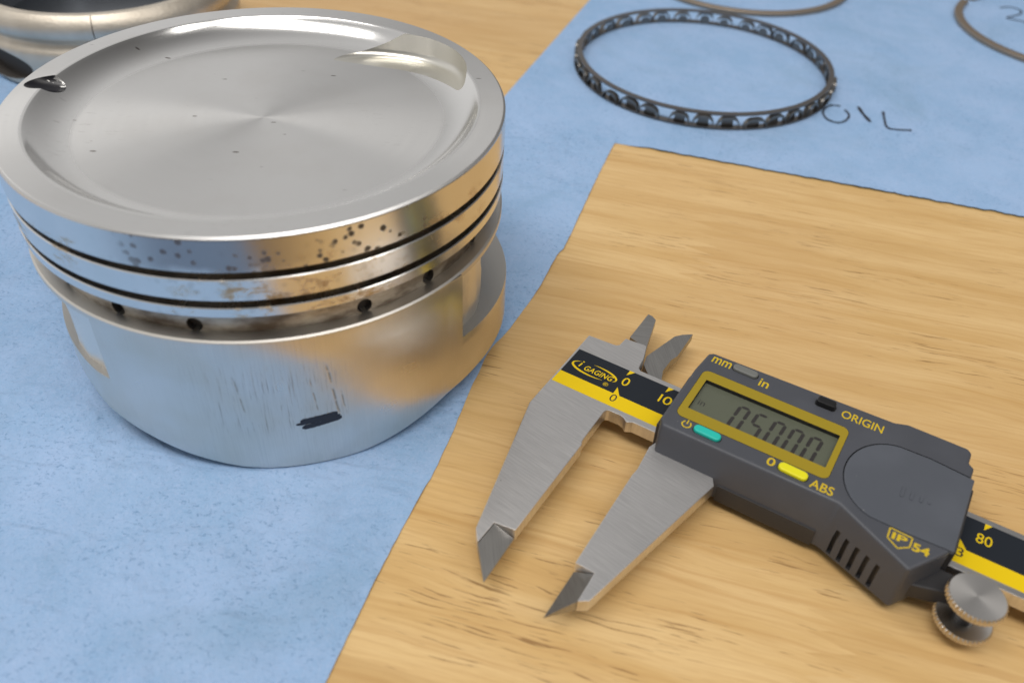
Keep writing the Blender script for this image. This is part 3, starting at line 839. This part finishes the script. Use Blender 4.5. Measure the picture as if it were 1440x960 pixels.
# battery cover seat
def cover_outline(g):
    P = [(74.9 + g, 10.1 + g), (66, 11.0 + g)]
    P += [(61.2 + (9.6 + g) * math.cos(math.radians(a)), -0.2 + (11.1 + g) * math.sin(math.radians(a))) for a in range(98, 263, 8)]
    P += [(66, -11.15 - g), (74.9 + g, -10.6 - g)]
    return P
co_ = [(u, v) for u, v in cover_outline(0.22)]
cut(co_, ZH - 0.9, ZH + 3, MAT['gap'])
# grip slots in the slanted side
A_ = Vector((52.7, -13.1)); B_ = Vector((68.6, -19.55)); dd = (B_ - A_).normalized(); nn = Vector((dd.y, -dd.x))
for k in range(5):
    c = A_ + dd * (2.7 + 2.35 * k)
    bm = bmesh.new()
    M = Matrix.Translation((c.x, c.y, cz(5.0))) @ Matrix(((dd.x, nn.x, 0, 0), (dd.y, nn.y, 0, 0), (0, 0, 1, 0), (0, 0, 0, 1)))
    bmesh.ops.create_cube(bm, size=1, matrix=M @ Matrix.Diagonal((0.95, 1.7, 6.6, 1)))
    bmesh.ops.bevel(bm, geom=[e for e in bm.edges if abs(e.verts[0].co.z - e.verts[1].co.z) > 1], offset=.2, segments=2, affect='EDGES')
    c_ = bobj('cutter', bm, MAT['plastic_low']); c_.matrix_world = Matrix.Translation(cal.location) @ Matrix.Rotation(CPH, 4, 'Z')
    boolean(house, c_, 30)
# lower side cover strip
prism('side_cover', [(30.4, -12.6), (51.4, -12.6), (51.4, -13.85), (30.4, -13.85)], cz(0.9), cz(5.4), MAT['plastic_low'], cal, bevel=.2)
cover = prism('battery_cover', cover_outline(0), cz(ZH - 0.85), cz(ZH + 0.12), MAT['cover'], cal, bevel=.28, seg=3)
for i, (u, h) in enumerate(((63.2, 3.0), (65.0, 2.6), (66.8, 1.6), (68.3, .7))):
    prism('arrow_ridge', rrect(u - .28, u + .28, -1.3 - h / 2, -1.3 + h / 2, .2, 3), cz(ZH + .08), cz(ZH + .30), MAT['cover'], cover, bevel=.1)
prism('end_plate', [(74.25, -9.6), (75.5, -9.2), (75.5, 8.8), (74.25, 9.2)], cz(2.0), cz(11.6), MAT['plastic_low'], cal, bevel=.3)
prism('wiper_plate', [(13.4, -8.6), (14.4, -8.6), (14.4, 9.4), (13.4, 9.4)], cz(2.4), cz(9.5), MAT['plastic_low'], cal, bevel=.25)
# display bezel with window hole, screen, digits, glass
ou = rrect(*DF[:2], *DF[2:], 1.55); ou = rrect(DF[0] + .08, DF[1] - .08, DF[2] + .08, DF[3] - .08, 1.6)
inn = rrect(DW[0], DW[1], DW[2], DW[3], 0.12)
V = [(u, v, cz(ZH + .03)) for u, v in ou] + [(u, v, cz(ZH + .03)) for u, v in inn]
n = len(ou); V += [(u, v, cz(ZH - 1.3)) for u, v in ou] + [(u, v, cz(ZH - 1.3)) for u, v in inn]
F = []
for i in range(n):
    j = (i + 1) % n
    F += [(i, j, n + j, n + i), (n + i, n + j, 3 * n + j, 3 * n + i), (i, j, 2 * n + j, 2 * n + i)]
bez = obj('display_bezel', V, F, MAT['gold'], cal, 30)
bez.data.materials.append(MAT['well'])
for f in bez.data.polygons:
    if abs(f.normal.z) < .5: f.material_index = 1
lcd = prism('lcd_screen', [(DW[0] - .3, DW[2] - .3), (DW[1] + .3, DW[2] - .3), (DW[1] + .3, DW[3] + .3), (DW[0] - .3, DW[3] + .3)], cz(ZH - 1.85), cz(ZH - 1.0), MAT['lcd'], cal)
zl = cz(ZH - 1.0) + .02
SEG = {'0': 'abcdef', '5': 'afgcd'}
def digit(chx, u0, v0, w, h, lean):
    t_ = 0.80; g = .10; V = []; F = []
    def hx(x0, x1, y):
        b = len(V); V.extend([(x0, y), (x0 + t_ / 2, y + t_ / 2), (x1 - t_ / 2, y + t_ / 2), (x1, y), (x1 - t_ / 2, y - t_ / 2), (x0 + t_ / 2, y - t_ / 2)]); F.append(tuple(range(b, b + 6)))
    def vx(x, y0, y1):
        b = len(V); V.extend([(x, y0), (x + t_ / 2, y0 + t_ / 2), (x + t_ / 2, y1 - t_ / 2), (x, y1), (x - t_ / 2, y1 - t_ / 2), (x - t_ / 2, y0 + t_ / 2)]); F.append(tuple(range(b, b + 6)))
    s = SEG[chx]; m = h / 2; x0, x1 = t_ / 2, w - t_ / 2
    if 'a' in s: hx(x0 + g, x1 - g, h - t_ / 2)
    if 'g' in s: hx(x0 + g, x1 - g, m)
    if 'd' in s: hx(x0 + g, x1 - g, t_ / 2)
    if 'f' in s: vx(x0, m + g, h - t_ / 2 - g)
    if 'b' in s: vx(x1, m + g, h - t_ / 2 - g)
    if 'e' in s: vx(x0, t_ / 2 + g, m - g)
    if 'c' in s: vx(x1, t_ / 2 + g, m - g)
    obj('lcd_digit', [(u0 + x + lean * y, v0 + y, zl) for x, y in V], F, MAT['seg'], lcd, 60)
for k, chx in enumerate('05000'): digit(chx, 26.5 + 4.02 * k, -3.5, 2.95, 8.2, 0.06)
obj('lcd_point', [(29.9 + .35 * math.cos(a), -3.1 + .35 * math.sin(a), zl) for a in [i * math.pi / 6 for i in range(12)]], [tuple(range(12))], MAT['seg'], lcd, 60)
text('lcd_unit', 'in', 19.0, 20.5, -0.4, 1.3, zl, MAT['seg'], lcd)
prism('display_glass', rrect(DW[0] - .2, DW[1] + .2, DW[2] - .2, DW[3] + .2, .2, 2), cz(ZH - .55), cz(ZH - .45), MAT['glass'], cal)
# buttons
def button(name, c, l, w, ang, z0, z1, mat):
    P = rrect(-l / 2, l / 2, -w / 2, w / 2, w * .46, 5); ca, sa = math.cos(ang), math.sin(ang)
    prism('button_well', [(c[0] + 1.07 * x * ca - 1.1 * y * sa, c[1] + 1.07 * x * sa + 1.1 * y * ca) for x, y in P], cz(ZH - .5), cz(ZH + .012), MAT['gap'], cal)
    o = prism(name, [(c[0] + x * ca - y * sa, c[1] + x * sa + y * ca) for x, y in P], cz(z0), cz(z1), mat, cal, bevel=.42, seg=4, ang=60)
    return o
tag(button('button', (24.5, -8.65), 6.0, 2.15, math.radians(-1), ZH - .4, ZH + .75, MAT['teal']), 'teal power button')
tag(button('button', (43.1, -8.75), 6.1, 2.25, math.radians(-2), ZH - .4, ZH + .75, MAT['yellow']), 'yellow zero button')
tag(button('button', (24.4, 14.3), 5.9, 2.15, math.radians(-1), ZH - .4, ZH + .65, MAT['grey']), 'grey unit button')
prism('button_well', rrect(40.7, 45.3, 12.9, 15.3, .9), cz(ZH - .3), cz(ZH + .015), MAT['gap'], cal)
tag(prism('button', rrect(40.95, 45.0, 13.1, 15.2, .6), cz(ZH - .3), cz(ZH + 1.35), MAT['black'], cal, bevel=.4, seg=3), 'small black origin button')
# printed lettering on the housing
zh = cz(ZH) + .02
text('lettering', 'mm', 16.5, 21.0, 13.2, 15.3, zh, MAT['print'], house, .012)
text('lettering', 'in', 28.2, 30.4, 11.8, 14.4, zh, MAT['print'], house, .012)
text('lettering', 'ORIGIN', 46.7, 55.6, 12.5, 15.0, zh, MAT['print'], house, .010)
text('lettering', 'ABS', 46.9, 51.6, -10.45, -8.0, zh, MAT['print'], house, .012)
text('lettering', '0', 37.6, 39.3, -9.6, -7.3, zh, MAT['print'], house, .012)
V = []; F = []
n = 24; P = [(19.75 + .95 * math.cos(math.radians(a)), -8.45 + .95 * math.sin(math.radians(a))) for a in np.linspace(125, 415, n)]
stroke_faces(P, .3, zh, V, F); stroke_faces([(19.75, -8.3), (19.75, -7.05)], .3, zh, V, F)
obj('power_symbol', V, F, MAT['print'], house, 60, recalc=False)
V = []; F = []
sh = [(63.3, -11.55), (67.5, -11.75), (67.5, -14.2), (65.6, -15.7), (63.4, -14.2), (63.3, -11.55)]
for a, b in zip(sh, sh[1:]): stroke_faces([a, b], .28, zh, V, F)
obj('shield_emblem', V, F, MAT['print'], house, 60, recalc=False)
text('lettering', 'IP', 64.0, 66.8, -14.0, -12.2, zh, MAT['print'], house, .03)
text('lettering', '54', 67.9, 71.0, -14.6, -12.5, zh, MAT['print'], house, .03)
# thumb wheel: two knurled discs on a dark carrier
wc = (81.1, -15.4)
def knurl(name, c, r, z0, z1, nt=40):
    V = []; F = []
    for z, rr in ((z0, r - .25), (z0 + .25, r), (z1 - .3, r), (z1, r - .35)):
        for i in range(nt * 4):
            a = 2 * math.pi * i / (nt * 4); q = rr - (0.34 if i % 4 in (2, 3) and abs(rr - r) < .01 else 0)
            V.append((q * math.cos(a), q * math.sin(a), z))
    m = nt * 4
    for k in range(3):
        for i in range(m): F.append((k * m + i, k * m + (i + 1) % m, (k + 1) * m + (i + 1) % m, (k + 1) * m + i))
    F.append(tuple(range(m - 1, -1, -1)))
    o = obj(name, V, F, MAT['wheel_side'], cal, 25)
    o.location = (c[0] * S, c[1] * S, 0)
    return o
w1 = knurl('thumb_wheel', wc, 5.35, cz(8.3), cz(10.0))
top = lathe('wheel_face', [(0.0001, cz(9.95)), (4.0, cz(9.98)), (5.0, cz(10.0)), (5.0, cz(9.2)), (0.0001, cz(9.2))], MAT['wheel'], w1, 128, False)
w2 = knurl('thumb_wheel', wc, 5.35, cz(1.6), cz(3.1))
lathe('wheel_face', [(0.0001, cz(3.08)), (5.0, cz(3.1)), (5.0, cz(2.4)), (0.0001, cz(2.4))], MAT['wheel'], w2, 128, False)
ow = lathe('wheel_axle', [(0.0001, cz(3)), (2.0, cz(3)), (2.0, cz(8.5)), (0.0001, cz(8.5))], MAT['black'], cal, 40, False); ow.location = (wc[0] * S, wc[1] * S, 0)
prism('wheel_carrier', [(66.5, -9.5), (84.0, -9.5), (84.0, -12.0), (81.0, -13.2), (77.5, -14.4), (69.8, -16.8), (66.5, -16.0)], cz(2.6), cz(6.2), MAT['plastic_low'], cal, bevel=.4)

# ------------------------------------------------------------------ piston rings on the upper sheet
ZR = -0.55
def flat_ring(name, c, ri, ro, h, mat, a0, a1, label, n=160):
    r = empty(name, W((c[0], c[1], ZR)), 0, label, 'piston ring')
    pr = [(ri, .15), (ri + .15, 0), (ro - .15, 0), (ro, .15), (ro, h - .2), (ro - .2, h), (ri + .2, h), (ri, h - .2)]
    V, F = lathe_data(pr, n, True, math.radians(a0), math.radians(a1))
    if abs(a1 - a0 - 360) > 1e-3:
        m = len(pr); F.append(tuple(range(m))); F.append(tuple(range(n * m + m - 1, n * m - 1, -1)))
    obj('ring_band', V, F, mat, r, 40)
    return r
g1 = PX(804, 95, 1.5); g2 = PX(1181, 110, 2.5); g3 = PX(1060, 180, ZR); g4 = PX(985, 15, 5.2)
rc = Vector(((g1.x + g2.x) / 2, (g3.y + g4.y) / 2)); RR = ((g2.x - g1.x) / 2 + (g4.y - g3.y) / 2) / 2 + 0.8
oil = empty('oil_ring', W((rc.x, rc.y, ZR)), 0, 'dark oil control ring with looped expander lying on blue towel', 'piston ring')
def rail(name, ri, ro, z0, z1, mat, gap=None):
    lathe(name, [(ri, z0), (ro, z0), (ro, z1), (ri, z1)], mat, oil, 220, True, 40)
rail('lower_rail', RR - 2.6, RR, 0.0, 0.55, MAT['ring'])
rail('upper_rail', RR - 2.9, RR - 0.9, 4.9, 5.6, MAT['ring'])
NL = 34
# looped ribbon expander: arches standing between the rails, each loop its own piece
def loop_mesh():
    V = []; F = []; w = 2.0; k = 18; half = math.pi * RR / NL * 0.86
    for i in range(k + 1):
        t_ = i / k; x = (-1 + 2 * t_) * half
        z = 0.55 + 4.2 * (max(0.0, 1 - abs(2 * t_ - 1) ** 3.2)) ** .5
        nx, nz = (2 * t_ - 1), 1.0
        for rr, dz in ((RR + .15, 0), (RR + .15, -.95), (RR + .15 - w, -.95), (RR + .15 - w, 0)):
            V.append((x, rr, max(.5, z + dz) if dz else z))
    for i in range(k):
        for q in range(4):
            F.append((i * 4 + q, i * 4 + (q + 1) % 4, i * 4 + 4 + (q + 1) % 4, i * 4 + 4 + q))
    # inner tongue standing behind each arch
    b = len(V)
    for x, z in ((-half * .55, .55), (half * .55, .55), (half * .45, 3.1), (0, 3.6), (-half * .45, 3.1)):
        V.append((x, RR - 2.0, z)); V.append((x, RR - 2.35, z))
    F.append((b, b + 2, b + 4, b + 6, b + 8)); F.append((b + 9, b + 7, b + 5, b + 3, b + 1))
    for i in range(5): F.append((b + 2 * i, b + 2 * i + 1, b + (2 * i + 3) % 10, b + (2 * i + 2) % 10))
    return V, F
lm = None
for k in range(NL):
    if lm is None:
        V, F = loop_mesh(); o = obj('expander_loop', V, F, MAT['expander'], oil, 40); lm = o.data
    else:
        o = bpy.data.objects.new('expander_loop', lm); link(o, oil)
    o.rotation_euler = (0, 0, 2 * math.pi * (k + .3 + random.uniform(-.14, .14)) / NL)
    o.scale = (random.uniform(.88, 1.08), 1 + random.uniform(-.008, .006), random.uniform(.80, 1.06))

a_, b_, c_ = PX(945, 0, 0), PX(1063, 23, ZR), PX(1185, 0, 0)
rc2 = Vector((b_.x + 2.0, b_.y + 53.0))
flat_ring('compression_ring', (rc2.x, rc2.y), 49.4, 53.0, 1.6, MAT['ring_tan'], 95, 453, 'thin brown ring cropped by the top edge beside the oil ring')
d_ = PX(1346, 32, ZR); rc3 = Vector((d_.x + 52.4, d_.y - 6.0))
tipp = PX(1371, 9, ZR); ga = math.degrees(math.atan2(tipp.y - rc3.y, tipp.x - rc3.x))
flat_ring('compression_ring', (rc3.x, rc3.y), 49.4, 53.0, 1.8, MAT['ring_tan'], ga, ga + 352, 'open brown ring with visible gap at the upper right corner')

# ------------------------------------------------------------------ engine part at the upper left
rb = PX(90, 17, 27.0)
rodc = Vector((rb.x - 4, rb.y + 43.0))
rod = empty('engine_part', W((rodc.x, rodc.y, -0.5)), 0, 'tan cast metal part with round bore at upper left corner behind the piston', 'engine part')
H = 27.5
prf = [(43, 1.0), (43.4, .4), (47.5, .0), (48.3, 1.0), (48.8, 9), (49.4, 13.5), (48.6, 15.2), (47.3, 16.3), (47.0, 17.4), (47.6, 18.6), (49.4, 19.8), (50.2, 21.6), (50.0, 23.8), (48.6, 26.2), (47.0, H), (44.4, H), (43.2, H - .6)]
body_ = lathe('rod_body', prf, MAT['rod'], rod, 200, True, 40)
body_.data.materials.append(MAT['bore'])
for f in body_.data.polygons:
    if Vector(f.center[:2]).length < .0434: f.material_index = 1
lathe('web', [(0.0001, 9.0), (43.1, 9.0), (43.1, 6.0), (0.0001, 6.0)], MAT['bore'], rod, 120, False, 40)
# arched opening in the near side, left
q = PX(-16, 92, 5); ang_ = math.atan2(q.y - rodc.y, q.x - rodc.x)
bm = bmesh.new()
Mh = Matrix.Rotation(ang_, 4, 'Z') @ Matrix.Translation((48, 0, 7.6)) @ Matrix.Rotation(math.pi / 2, 4, 'Y') @ Matrix.Diagonal((6.3, 19.5, 1, 1))
bmesh.ops.create_cone(bm, cap_ends=True, segments=48, radius1=1, radius2=1, depth=8.5, matrix=Mh)
oc = bobj('cutter', bm, MAT['hole']); oc.location = rod.location
boolean(body_, oc, 40)
# parting line of the cap
bm = bmesh.new(); q = PX(131, 30, 24); ang_ = math.atan2(q.y - rodc.y, q.x - rodc.x)
bmesh.ops.create_cube(bm, size=1, matrix=Matrix.Rotation(ang_, 4, 'Z') @ Matrix.Translation((50, 0, 20)) @ Matrix.Diagonal((6, .35, 30, 1)))
oc = bobj('cutter', bm, MAT['rod']); oc.location = rod.location
boolean(body_, oc, 40)
